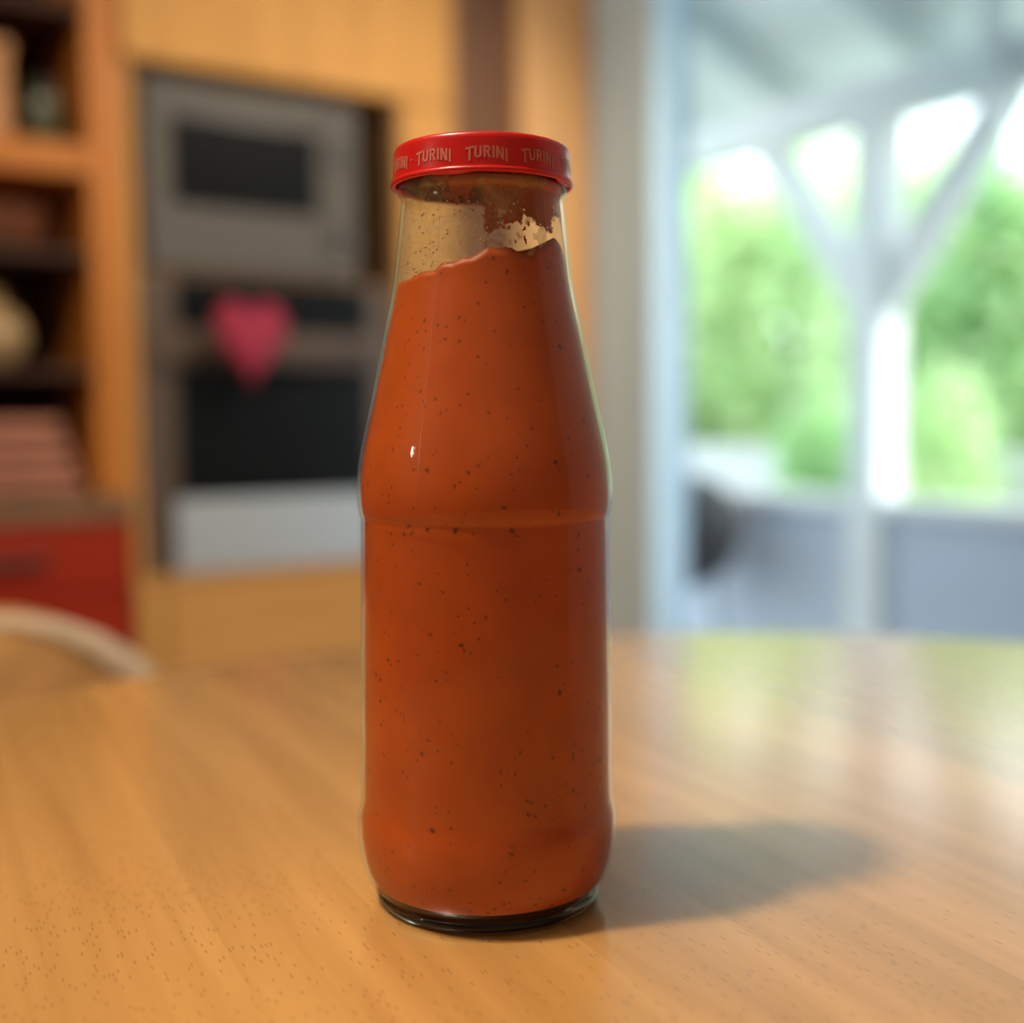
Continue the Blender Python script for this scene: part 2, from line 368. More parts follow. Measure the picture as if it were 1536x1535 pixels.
# glazed door: local x along V, local y outward
d = struct(empty('door_1', W0, WA), 'white framed glazed patio door looking onto the veranda', 'door')
def fr(name, m, x0, x1, y0, y1, z0, z1, bev=0.006, parent=d): return part(name, m, parent, x0, x1, y0, y1, z0, z1, bev)
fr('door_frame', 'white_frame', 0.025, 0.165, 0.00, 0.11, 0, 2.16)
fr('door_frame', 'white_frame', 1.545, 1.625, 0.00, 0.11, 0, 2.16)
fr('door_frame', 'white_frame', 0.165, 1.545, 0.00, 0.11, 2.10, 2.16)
for (x0, x1) in ((0.170, 1.540),):
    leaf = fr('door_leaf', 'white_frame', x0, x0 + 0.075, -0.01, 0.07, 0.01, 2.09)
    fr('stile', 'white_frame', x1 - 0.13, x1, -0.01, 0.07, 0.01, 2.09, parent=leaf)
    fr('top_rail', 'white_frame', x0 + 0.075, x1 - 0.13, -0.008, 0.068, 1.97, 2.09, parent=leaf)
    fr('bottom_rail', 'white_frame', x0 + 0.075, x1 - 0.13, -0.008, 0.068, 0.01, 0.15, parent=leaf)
    fr('pane', 'pane', x0 + 0.070, x1 - 0.125, 0.028, 0.034, 0.145, 1.975, 0, parent=leaf)

# ------------------------------------------------------------------ veranda and garden
slab('floor_veranda', 'deck', 0.30, 1.62, -4.0, 5.0, -0.35, -0.2, 'grey plank floor of the veranda', 'floor')
gr = obj('ground', box(-8, 30, -8, 40, -0.56, -0.5), 'ground'); struct(gr, 'green lawn of the garden beyond the veranda', 'lawn')
roof = empty('roof_veranda', W0, WA); struct(roof, 'blue-grey veranda roof with sloping rafters', 'roof')
def zr(y): return 2.62 - 0.40 * (y - 0.30)                # underside of the roof boards
bm = bmesh.new()
pts = [(-4.0, 0.30), (5.0, 0.30), (5.0, 1.62), (-4.0, 1.62)]
lo = [bm.verts.new((x, y, zr(y))) for x, y in pts]; hi = [bm.verts.new((x, y, zr(y) + 0.04)) for x, y in pts]
bm.faces.new(lo[::-1]); bm.faces.new(hi)
for i in range(4): bm.faces.new((lo[i], lo[(i + 1) % 4], hi[(i + 1) % 4], hi[i]))
obj('roof_boarding', bm, 'porch_blue', roof)
for i in range(-6, 8):
    x = -0.12 + i * 0.62
    obj('rafter', beam((x, 0.31, zr(0.31) - 0.055), (x, 1.60, zr(1.60) - 0.055), 0.07, 0.11, 0.004, (1, 0, 0)), 'porch_rafter', roof)

fz = -0.2; YR = 1.30
frame = tag(empty('timber_porch', W0 + U * YR + Vector((0, 0, fz)), WA), 'white timber posts with diagonal braces holding the veranda roof', 'timber frame')
PX = (-2.15, -0.175, 1.80, 3.7)
for px in PX:
    obj('post', box(px - 0.062, px + 0.062, -0.062, 0.062, 0, 2.06, 0.008), 'porch_white', frame)
    for s in (-1, 1):
        obj('brace', beam((px + s * 0.03, 0, 1.47), (px + s * 0.475, 0, 2.06), 0.07, 0.11, 0.005, (0, 1, 0)), 'porch_white', frame)
obj('plate_beam', box(-4.0, 5.0, -0.06, 0.06, 2.055, 2.19, 0.006), 'porch_white', frame)
obj('hanging_strut', box(0.25, 0.315, -0.10, -0.035, 1.93, 2.37, 0.006), 'porch_white', frame)

rail = tag(empty('veranda_railing', W0 + U * YR + Vector((0, 0, fz)), WA), 'white handrail over grey-blue panels along the veranda edge', 'railing')
lims = [-4.0] + list(PX) + [5.0]
for i in range(len(lims) - 1):
    a = lims[i] + (0.064 if i else 0); b = lims[i + 1] - (0.064 if i < len(lims) - 2 else 0)
    obj('handrail', box(a, b, -0.055, 0.055, 0.80, 0.85, 0.008), 'porch_white', rail)
    obj('lower_rail', box(a, b, -0.03, 0.03, 0.05, 0.11, 0.004), 'porch_white', rail)
    obj('panel', box(a, b, -0.012, 0.012, 0.11, 0.80, 0.002), 'porch_panel', rail)

# patio grill standing by the railing, half behind the door frame
gp = hw(0.98, -0.80, fz)
gt = tag(empty('patio_grill', gp, 0), 'dark grey rounded grill on thin legs beside the door frame outside', 'grill')
bowl = catmull([(0.001, 0.50), (0.10, 0.515), (0.20, 0.58), (0.235, 0.68), (0.24, 0.70)], 5)
obj('bowl', lathe(bowl, 40), 'grill', gt, True)
dome = catmull([(0.245, 0.705), (0.238, 0.76), (0.19, 0.86), (0.10, 0.91), (0.001, 0.92)], 5)
gl_ = obj('dome', lathe(dome, 40), 'grill', gt, True)
obj('dome_handle', tube([(-0.05, 0, 0.905), (-0.045, 0, 0.95), (0.045, 0, 0.95), (0.05, 0, 0.905)], 0.009), 'black', gl_)
for a in (20, 140, 260):
    c_, s_ = math.cos(R(a)), math.sin(R(a))
    obj('leg', tube([(0.16 * c_, 0.16 * s_, 0.56), (0.25 * c_, 0.25 * s_, 0.0)], 0.013), 'grill_leg', gt)

gw = slab('garden_wall', 'garden_wall', 2.45, 2.60, -7, 6, -0.5, 0.765, 'low white rendered garden wall', 'wall')
del gw['kind']; gw['label'] = 'low white rendered garden wall showing above the veranda handrail'

def foliage(c, rx, ry, rz, n, size, seed):
    rnd = random.Random(seed); vs = []; fs = []
    for i in range(n):
        d_ = Vector((rnd.gauss(0, 1), rnd.gauss(0, 1), rnd.gauss(0, 1))).normalized()
        rad = rnd.uniform(0.55, 1.0) * (1 + 0.35 * noise.noise(d_ * 2.1 + Vector((seed, 0, 0))))
        p = Vector((c[0] + d_.x * rx * rad, c[1] + d_.y * ry * rad, c[2] + d_.z * rz * rad))
        a = Vector((rnd.gauss(0, 1), rnd.gauss(0, 1), rnd.gauss(0, 1))).normalized(); b = a.orthogonal().normalized()
        s = size * rnd.uniform(0.6, 1.3); k = len(vs)
        vs += [p - a * s, p + b * s * 0.42, p + a * s, p - b * s * 0.42]; fs.append((k, k + 1, k + 2, k + 3))
    return vs, fs
def tree(name, pos, h, rx, rz, mt_, label, cat, seed, n=2600, leaf=0.085, group=None):
    t = tag(empty(name, pos, 0), label, cat, group)
    cz = h - rz
    trunk = obj('trunk', tube([(0, 0, 0), (0.04, 0.02, cz * 0.5), (-0.02, 0.0, cz), (0.03, 0.02, cz + rz * 0.5)], [0.10, 0.08, 0.06, 0.02]) if h > 2 else tube([(0, 0, 0), (0.02, 0.01, cz)], [0.035, 0.015]), 'bark', t)
    vs, fs = foliage((0, 0, cz), rx, rx, rz, n, leaf, seed)
    me = bpy.data.meshes.new('foliage'); me.from_pydata(vs, [], fs); me.materials.append(M[mt_])
    o = bpy.data.objects.new('foliage', me); col.objects.link(o); o.parent = t; return t
T = [  # x, y, height, crown radius, crown half height, leaf, label
    (1.22, 7.79, 3.40, 0.46, 1.50, 'leaf_a', 'pale green tree nearest the white door frame'),
    (1.76, 7.40, 3.30, 0.47, 1.45, 'leaf_b', 'mid green tree left of the braced veranda post'),
    (2.02, 6.62, 3.05, 0.44, 1.35, 'leaf_a', 'pale green tree directly behind the braced veranda post'),
    (2.36, 6.10, 2.90, 0.44, 1.30, 'leaf_c', 'deep green tree right of the braced veranda post'),
    (2.62, 5.62, 2.95, 0.42, 1.30, 'leaf_b', 'mid green tree at the right edge of the patio door view'),
    (0.95, 9.10, 3.70, 0.75, 1.65, 'leaf_b', 'mid green tree farthest back, half hidden by the door frame'),
    (3.05, 5.05, 2.90, 0.42, 1.30, 'leaf_a', 'pale green tree beyond the right end of the garden view'),
    (2.65, 7.75, 3.30, 0.75, 1.45, 'leaf_a', 'broad pale green tree in the back row behind the veranda post'),
]
for i, (x, y, h, rx, rz, lm, lb) in enumerate(T):
    tree('garden_tree', (x, y, -0.5), h - 0.08, rx, rz, lm, lb, 'tree', 11 + i, 2800, group='garden trees')
S = [
    (1.33, 5.06, 1.55, 0.25, 0.62, 'leaf_c', 'deep green shrub in front of the garden wall left of the veranda post'),
    (1.66, 4.62, 1.62, 0.24, 0.64, 'leaf_b', 'mid green shrub in front of the garden wall right of the veranda post'),
]
for i, (x, y, h, rx, rz, lm, lb) in enumerate(S):
    tree('garden_shrub', (x, y, -0.5), h, rx, rz, lm, lb, 'shrub', 41 + i, 1500, 0.05, group='garden shrubs')

# ------------------------------------------------------------------ kitchen (local x along the fronts, y into the cabinets)
def kt(name, x, label, cat, z=0.0, y=0.0):
    n_ = Vector((-U.y, U.x, 0))
    return tag(empty(name, K0 + U * x + n_ * y + Vector((0, 0, z)), KA), label, cat)
t = kt('tall_oven_cabinet', 0, 'tall light beech cabinet housing the microwave and the oven', 'cabinet')
part('side_panel', 'wood', t, 0.0, 0.018, 0.002, 0.60, 0.0, 2.2)
part('side_panel', 'wood', t, 0.735, 0.755, 0.002, 0.60, 0.0, 2.2)
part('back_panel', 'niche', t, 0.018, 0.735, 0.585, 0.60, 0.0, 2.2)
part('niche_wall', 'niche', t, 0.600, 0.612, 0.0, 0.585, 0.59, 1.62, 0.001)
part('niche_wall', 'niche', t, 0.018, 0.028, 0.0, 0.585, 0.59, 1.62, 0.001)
part('stile', 'wood', t, 0.612, 0.755, -0.018, 0.0, 0.09, 1.62)
part('shelf_board', 'wood_h', t, 0.018, 0.735, 0.0, 0.585, 1.624, 1.642, 0.001)
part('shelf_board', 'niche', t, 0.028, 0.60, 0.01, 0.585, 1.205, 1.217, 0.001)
part('shelf_board', 'wood_h', t, 0.018, 0.735, 0.0, 0.585, 0.575, 0.593, 0.001)
dr = part('upper_door', 'wood', t, 0.0, 0.755, -0.018, 0.0, 1.626, 2.2)
part('drawer_front', 'wood_h', t, 0.058, 0.755, -0.018, 0.0, 0.09, 0.572)
part('lower_stile', 'wood', t, 0.0, 0.052, -0.012, 0.002, 0.09, 0.572)
part('plinth', 'dark_wood', t, 0.0, 0.755, 0.05, 0.065, 0.0, 0.09)

mw = kt('microwave', 0.0, 'silver microwave with dark window above the oven', 'microwave', 1.2175)
part('body', 'steel_dark', mw, 0.032, 0.53, 0.03, 0.40, 0, 0.385)
fm = part('door', 'steel_grey', mw, 0.045, 0.435, 0.0, 0.03, 0.004, 0.383, 0.006)
part('window', 'black_glass', fm, 0.098, 0.415, -0.006, 0.002, 0.137, 0.312, 0.004)
cp = part('control_panel', 'steel_grey', mw, 0.438, 0.505, 0.0, 0.03, 0.004, 0.383, 0.006)
for z in (0.09, 0.27):
    bm = lathe([(0.001, 0), (0.017, 0), (0.02, 0.014), (0.019, 0.016)], 24); bm.transform(Matrix.Translation((0.47, 0.0, z)) @ Matrix.Rotation(R(90), 4, 'X'))
    obj('knob', bm, 'steel', cp, True)

ov = kt('oven', 0.0, 'built-in oven with black glass and steel trim', 'oven', 0.5935)
part('body', 'black', ov, 0.032, 0.585, 0.03, 0.55, 0, 0.61)
part('side_trim', 'steel_dark', ov, 0.030, 0.10, 0.004, 0.03, 0.0, 0.61)
part('side_trim', 'steel_dark', ov, 0.535, 0.595, 0.004, 0.03, 0.0, 0.61)
part('control_glass', 'black_glass', ov, 0.10, 0.535, 0.0, 0.03, 0.51, 0.61)
dd = part('door', 'black_glass', ov, 0.10, 0.535, -0.004, 0.03, 0.16, 0.508)
part('door_trim', 'steel_dark', dd, 0.032, 0.575, -0.010, 0.0, 0.43, 0.505)
hb = obj('handle', tube([(0.12, -0.05, 0.468), (0.515, -0.05, 0.468)], 0.010, 14), 'steel_dark', dd, True)
for x in (0.135, 0.50):
    obj('handle_post', box(x - 0.008, x + 0.008, -0.05, -0.006, 0.46, 0.476), 'steel_dark', hb)
part('drawer', 'steel', ov, 0.085, 0.535, -0.006, 0.03, 0.0, 0.155, 0.006)

ht = kt('hanging_heart', 0.226, 'pink felt heart hanging from the oven handle', 'ornament', 0.975, -0.078)
bm = bmesh.new(); prof = []
for i in range(48):
    a = 2 * math.pi * i / 48
    prof.append((16 * math.sin(a) ** 3 / 34 * 0.165, (13 * math.cos(a) - 5 * math.cos(2 * a) - 2 * math.cos(3 * a) - math.cos(4 * a) + 17) / 29 * 0.18))
rings = []
for s, y in ((0.72, -0.018), (0.92, -0.013), (1.0, 0.0), (0.92, 0.012), (0.72, 0.017)):
    rings.append([bm.verts.new((x * s, y, 0.1 + (z - 0.1) * s)) for x, z in prof])
for a, c in zip(rings, rings[1:]):
    for i in range(48): bm.faces.new((a[i], a[(i + 1) % 48], c[(i + 1) % 48], c[i]))
bm.faces.new(rings[0][::-1]); bm.faces.new(rings[-1]); bmesh.ops.recalc_face_normals(bm, faces=bm.faces)
obj('heart', bm, 'pink', ht, True)
obj('ribbon', tube([(0, 0.0, 0.13), (0, -0.002, 0.168), (0, 0.028, 0.104), (0, 0.037, 0.09), (0, 0.044, 0.102), (0, 0.0, 0.15)], 0.002, 6), 'ribbon', ht)

t = kt('tall_dark_panel', 0, 'tall dark brown panel between the oven cabinet and pale panel', 'panel')
part('board', 'dark_wood', t, 0.757, 0.94, 0.012, 0.037, 0, 2.3)
part('edge_strip', 'dark_wood', t, 0.757, 0.775, 0.0, 0.012, 0, 2.3)
t = kt('tall_pale_panel', 0, 'tall pale tan panel in the corner next to the patio door', 'panel')
part('board', 'tan', t, 0.945, 1.155, -0.01, 0.012, 0, 2.3)
part('edge_strip', 'tan', t, 0.945, 0.962, 0.012, 0.58, 0, 2.3)

# open shelf unit standing on the red base cabinet
XL = -1.0
t = kt('shelf_unit', 0, 'open orange wood shelf unit left of the oven cabinet', 'shelf', 0.7635)
part('side_panel', 'orange_wood', t, -0.066, -0.004, 0.0, 0.33, 0, 1.45)
part('side_panel', 'orange_wood', t, XL, XL + 0.03, 0.0, 0.33, 0, 1.45)
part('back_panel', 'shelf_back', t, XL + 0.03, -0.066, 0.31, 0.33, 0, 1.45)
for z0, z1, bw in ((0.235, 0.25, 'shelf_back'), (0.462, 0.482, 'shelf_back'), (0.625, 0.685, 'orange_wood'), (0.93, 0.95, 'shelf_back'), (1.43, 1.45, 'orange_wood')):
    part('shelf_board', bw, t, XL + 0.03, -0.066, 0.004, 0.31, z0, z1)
t = kt('worktop', 0, 'brown worktop on the red base cabinet', 'worktop', 0.712)
part('board', 'counter', t, XL, -0.004, -0.012, 0.60, 0, 0.05)
t = kt('red_base_cabinet', 0, 'dark red base cabinet under the brown worktop', 'cabinet')
part('body', 'red', t, XL, -0.010, 0.0, 0.58, 0.08, 0.7105)
part('plinth', 'dark_wood', t, XL, -0.010, 0.05, 0.56, 0.0, 0.08)
for x0, x1 in ((-0.50, -0.014), (XL + 0.004, -0.506)):
    df = part('drawer', 'red', t, x0, x1, -0.019, 0.0, 0.575, 0.705)
    part('drawer_handle', 'steel_dark', df, (x0 + x1) / 2 - 0.08, (x0 + x1) / 2 + 0.08, -0.045, -0.0195, 0.64, 0.652)
    df = part('door', 'red', t, x0, x1, -0.019, 0.0, 0.09, 0.568)
    part('door_handle', 'steel_dark', df, x0 + 0.03, x0 + 0.042, -0.045, -0.0195, 0.38, 0.53)

# things on the shelves
def shelf_thing(name, x, y, z, label, cat): return kt(name, x, label, cat, 0.7635 + z + 0.0005, y)
t = shelf_thing('vase', -0.245, 0.09, 0.25, 'round cream vase on the shelf beside the orange panel', 'vase')
obj('body', lathe(catmull([(0.001, 0), (0.035, 0.0), (0.062, 0.03), (0.072, 0.065), (0.055, 0.105), (0.026, 0.125), (0.024, 0.14), (0.034, 0.152)], 5), 40), 'cream', t, True)
obj('neck_ring', lathe([(0.026, 0.136), (0.031, 0.139), (0.026, 0.142)], 32), 'cream', t, True)
t = shelf_thing('folded_cloth', -0.19, 0.10, 0.0, 'rose coloured cloth bundle at the bottom of the shelf unit', 'cloth')
for i in range(4):
    bm = box(-0.135 + i * 0.008, 0.10 - 0.012 * i, -0.08, 0.12, 0.038 * i, 0.038 * i + 0.037, 0.016)
    obj('fold', bm, 'rose', t, True)
for i in range(5):
    t = shelf_thing('plate', -0.235, 0.15, 0.4825 + 0.0005 * 0 + 0.016 * i, ['lowest', 'second lowest', 'middle', 'second highest', 'topmost'][i] + ' rosy plate of the stack on the shelf', 'plate')
    t['group'] = 'stacked plates'
    obj('dish', lathe(catmull([(0.001, 0.0), (0.07, 0.0), (0.09, 0.006), (0.125, 0.0145), (0.128, 0.0152), (0.09, 0.0105), (0.07, 0.005), (0.001, 0.004)], 3), 40), 'plate', t, True)
    obj('rim', lathe([(0.1255, 0.0135), (0.129, 0.0142), (0.1285, 0.0154), (0.125, 0.0152)], 40), 'plate', t, True)
t = shelf_thing('storage_box', -0.30, 0.12, 0.685, 'tan storage box on the upper shelf', 'box')
obj('body', box(-0.10, 0.10, -0.08, 0.10, 0, 0.155, 0.004), 'box', t)
obj('lid', box(-0.104, 0.104, -0.084, 0.104, 0.1555, 0.185, 0.004), 'box', t)
t = shelf_thing('dark_jar', -0.135, 0.07, 0.685, 'small dark green jar beside the tan storage box', 'jar')
obj('body', lathe(catmull([(0.001, 0), (0.034, 0.0), (0.038, 0.01), (0.038, 0.085), (0.03, 0.10), (0.028, 0.108)], 4), 32), 'green_jar', t, True)
obj('lid', lathe([(0.001, 0.122), (0.029, 0.122), (0.031, 0.12), (0.031, 0.1085), (0.001, 0.1085)], 32), 'black', t, True)

# ------------------------------------------------------------------ chair behind the table
ch = tag(empty('padded_chair', (-0.525, 1.02, 0), R(25)), 'low chair with tan fleece back and white edge behind the table', 'chair')
def rounded_pad(w, h, th, rad, z0):
    pts = [(-w / 2, 0), (w / 2, 0)]
    for i in range(9):
        a = R(90 * i / 8); pts.append((w / 2 - rad + rad * math.cos(a), h - rad + rad * math.sin(a)))
    for i in range(9):
        a = R(90 + 90 * i / 8); pts.append((-w / 2 + rad + rad * math.cos(a), h - rad + rad * math.sin(a)))
    bm = bmesh.new(); rows = []
    for s, y in ((0.93, -th / 2), (0.985, -th * 0.38), (1.0, -th * 0.1), (1.0, th * 0.1), (0.985, th * 0.38), (0.93, th / 2)):
        rows.append([bm.verts.new((x * s, y, z0 + h / 2 + (z - h / 2) * s)) for x, z in pts])
    n_ = len(pts)
    for a, c in zip(rows, rows[1:]):
        for i in range(n_): bm.faces.new((a[i], a[(i + 1) % n_], c[(i + 1) % n_], c[i]))
    bm.faces.new(rows[0][::-1]); bm.faces.new(rows[-1]); bmesh.ops.recalc_face_normals(bm, faces=bm.faces); return bm, pts
bm, pts = rounded_pad(0.46, 0.33, 0.10, 0.17, 0.412)
obj('backrest', bm, 'chair_cloth', ch, True)
edge = [(x * 0.985, -0.042, 0.412 + z * 0.985) for x, z in pts[1:11]]
obj('white_edge', tube(edge, [0.018, 0.018, 0.0185, 0.0185, 0.018, 0.0165, 0.014, 0.011, 0.008, 0.006], 10), 'chair_trim', ch, True)
obj('seat', box(-0.22, 0.22, -0.42, -0.02, 0.40, 0.46, 0.02), 'chair_cloth', ch)
for x in (-0.19, 0.19):
    for y in (-0.39, 0.0):
        obj('leg', tube([(x, y, 0.405), (x * 1.08, y + (0.03 if y > -0.1 else -0.02), 0.0)], [0.02, 0.014], 12), 'wood', ch, True)

# ------------------------------------------------------------------ round table of beech staves
TZ = 0.75; TR = 0.53
tb = tag(empty('round_table', (0.13, 0.342, 0), R(26)), 'round light beech table in the foreground', 'table')
rnd = random.Random(5); SW = 0.0482; nst = 22; RI = TR - 0.004
for i in range(nst):
    x0 = -nst * SW / 2 + i * SW; x1 = x0 + SW
    x0 = max(x0, -RI + 1e-4); x1 = min(x1, RI - 1e-4)
    ym = math.sqrt(max(0, RI ** 2 - min(abs(x0), abs(x1)) ** 2))
    cuts = [-9]
    cuts.append(9)
    for c0, c1 in zip(cuts, cuts[1:]):
        xs = [x0 + (x1 - x0) * q / 6 for q in range(7)]
        bot = [(x, max(c0, -math.sqrt(max(0, RI ** 2 - x * x)))) for x in xs]
        top = [(x, min(c1, math.sqrt(max(0, RI ** 2 - x * x)))) for x in xs]
        if min(tp[1] - bt[1] for tp, bt in zip(top, bot)) < -1e-6: continue
        ring = bot + top[::-1]
        cl = []
        for p in ring:
            if not cl or (Vector(p) - Vector(cl[-1])).length > 1e-5: cl.append(p)
        if (Vector(cl[0]) - Vector(cl[-1])).length < 1e-5: cl.pop()
        bm = bmesh.new()
        up = [bm.verts.new((x, y_, TZ)) for x, y_ in cl]; dn = [bm.verts.new((x, y_, TZ - 0.027)) for x, y_ in cl]
        bm.faces.new(up); bm.faces.new(dn[::-1])
        for q in range(len(cl)): bm.faces.new((up[q - 1], dn[q - 1], dn[q], up[q]))
        bmesh.ops.recalc_face_normals(bm, faces=bm.faces)
        obj('stave', bm, 'table', tb)
eb = [(RI, TZ), (TR - 0.0012, TZ - 0.0003), (TR, TZ - 0.003), (TR, TZ - 0.024), (TR - 0.0015, TZ - 0.027), (RI, TZ - 0.027), (RI, TZ)]
obj('edge_band', lathe(eb, 160), 'table', tb, True)
ap = [(0.40, TZ - 0.0275), (0.42, TZ - 0.0275), (0.42, TZ - 0.10), (0.40, TZ - 0.10), (0.40, TZ - 0.0275)]
obj('apron', lathe(ap, 96), 'wood', tb)
for a in (45, 135, 225, 315):
    x, y = 0.385 * math.cos(R(a)), 0.385 * math.sin(R(a))
    obj('leg', tube([(x, y, TZ - 0.0275), (x, y, 0.35), (x * 1.02, y * 1.02, 0)], [0.032, 0.028, 0.020], 20), 'wood', tb, True)

# ------------------------------------------------------------------ the bottle (millimetres below, scaled on building)
BP = Vector((-0.0087, 0.387, TZ)); mm = 0.001
bt = tag(empty('sauce_bottle', BP), 'glass bottle with red printed screw lid standing on the table', 'bottle')
outer_key = [(34.2, 4.4), (36.6, 5.6), (38.4, 8.6), (39.7, 12.5), (40.7, 18), (41.1, 23), (41.0, 27.5), (40.35, 31), (39.9, 34.5), (39.75, 45), (39.6, 62), (39.2, 90), (38.95, 112), (38.85, 121), (38.8, 124.2),
             (39.35, 126.2), (39.75, 129.5), (39.8, 134), (39.3, 141), (37.9, 150), (35.4, 162), (31.3, 183.3), (28.4, 198), (26.8, 212), (26.0, 219.5), (25.6, 223), (25.7, 225), (26.5, 226.3), (26.75, 227.6), (26.3, 229), (25.2, 230), (24.8, 231.5), (24.8, 237.5)]
outer_key = [(r * (1 + 0.031 * max(0, min(1, (215 - z) / 80))), z) for r, z in outer_key]
outer = catmull(outer_key, 5)
def interp(prof, z):
    for (r0, z0), (r1, z1) in zip(prof, prof[1:]):
        if z0 <= z <= z1: return r0 + (r1 - r0) * (z - z0) / max(1e-9, z1 - z0)
    return prof[-1][0] if z > prof[-1][1] else prof[0][0]
WT = 1.15
inner = [(r - WT, z) for r, z in outer]
full = outer + [(24.0, 238.3)] + inner[::-1] + [(30.0, 5.2), (0.05, 5.2)]
# one closed wall: outside, lip, inside
bm = lathe([(r * mm, z * mm) for r, z in full], 128)
bmesh.ops.recalc_face_normals(bm, faces=bm.faces)
gwl = obj('glass_wall', bm, 'glass', bt, True)
gwl.data.materials.append(M['glass_in'])
for i, p in enumerate(gwl.data.polygons):
    if i // 128 >= len(outer): p.material_index = 1      # the face towards the sauce
# mould seam, a fine raised line down the shoulder
bm = bmesh.new(); prev = None
for k_ in range(60):
    z = 128 + 94 * k_ / 59; rr = interp(outer, z) + 0.05
    cur = [bm.verts.new((rr * mm * math.sin(R(-27.5) + w / rr), -rr * mm * math.cos(R(-27.5) + w / rr), z * mm)) for w in (-0.14, 0.14)]
    if prev: bm.faces.new((prev[0], prev[1], cur[1], cur[0]))
    prev = cur
obj('mould_seam', bm, 'seam', bt, True)
foot = catmull([(0.05, 1.6), (30.4, 1.6), (32.5, 0.25), (34.3, 0.0), (35.7, 0.7), (36.6, 2.2), (36.3, 3.6), (35.0, 4.35)], 5) + [(34.0, 4.7), (0.05, 4.7)]
bm = lathe([(r * mm, z * mm) for r, z in foot], 128); bmesh.ops.recalc_face_normals(bm, faces=bm.faces)
obj('glass_foot', bm, 'thick_glass', bt, True)

# sauce, its top edge uneven where it clings to the wall
def fill_z(th):
    """height of the sauce line on the wall at angle th from the front (+ to the right)"""
    d_ = math.degrees(th)
    keys = [(-180, 199), (-90, 197.0), (-60, 198.5), (-32, 200.5), (-25, 202.3), (-8, 203.6), (6, 206.6), (18, 206.8), (28, 204.8), (34, 204.6), (42, 207.5), (60, 211), (80, 207), (120, 202), (180, 199)]
    for (a, z0), (b, z1) in zip(keys, keys[1:]):
        if a <= d_ <= b:
            q = (d_ - a) / (b - a); q = q * q * (3 - 2 * q); z = z0 + (z1 - z0) * q; break
    return z + 0.55 * noise.noise(Vector((d_ * 0.14, 3.3, 0))) + 0.3 * noise.noise(Vector((d_ * 0.5, 9.1, 0)))
seg = 192; bm = bmesh.new(); rows = []
SG = 0.12
base = [(0.05, 5.35), (31.5, 5.35), (33.6, 6.2)]
for r, z in base: rows.append([(r, z)] * seg)
zs = [zz for zz in [p[1] for p in outer] if 7.0 < zz < 190]
for z in zs: rows.append([(interp(inner, z) - SG, z)] * seg)
for q in range(1, 7):
    row = []
    for i in range(seg):
        th = 2 * math.pi * i / seg; th = th - 2 * math.pi if th > math.pi else th
        z = zs[-1] + (fill_z(th) - zs[-1]) * q / 6
        row.append((interp(inner, z) - SG, z))
    rows.append(row)
for k_, dz in ((0.93, -0.6), (0.7, -2.5), (0.35, -3.5), (0.02, -3.8)):
    rows.append([(r * k_, z + dz) for r, z in rows[len(base) + len(zs) + 5]])
vr = []
for row in rows:
    vr.append([bm.verts.new((r * mm * math.sin(2 * math.pi * i / seg), -r * mm * math.cos(2 * math.pi * i / seg), z * mm)) for i, (r, z) in enumerate(row)])
for a, c in zip(vr, vr[1:]):
    for i in range(seg):
        j = (i + 1) % seg; bm.faces.new((a[i], a[j], c[j], c[i]))
bmesh.ops.recalc_face_normals(bm, faces=bm.faces)
sa = obj('sauce', bm, 'sauce', None, True); sa.location = BP
tag(sa, 'thick orange-brown sauce with dark specks filling the glass bottle', 'sauce')

# residue on the inside of the neck: a translucent film and thicker clinging smears
def wall_patch(fn, zlo, zhi, nz, na, off, lift=None, a0=-180.0, a1=180.0):
    """cells of the inner neck wall where fn(angle deg, z) > 0, as a thin skin"""
    bm = bmesh.new(); vs = {}
    def vert(i, j):
        if (i, j) not in vs:
            d_ = a0 + (a1 - a0) * i / na; z = zlo + (zhi - zlo) * j / nz; f_ = fn(d_, z)
            r = interp(inner, z) - off - (lift * min(1, max(0, f_) * 4) if lift else 0)
            vs[(i, j)] = bm.verts.new((r * mm * math.sin(R(d_)), -r * mm * math.cos(R(d_)), z * mm))
        return vs[(i, j)]
    for i in range(na):
        for j in range(nz):
            d_ = a0 + (a1 - a0) * (i + .5) / na; z = zlo + (zhi - zlo) * (j + .5) / nz
            if fn(d_, z) > 0: bm.faces.new((vert(i, j), vert(i + 1, j), vert(i + 1, j + 1), vert(i, j + 1)))
    return bm
def nz_(d_, z, s, sd): return noise.noise(Vector((math.sin(R(d_)) * 26 * s, math.cos(R(d_)) * 26 * s + sd, z * s)))
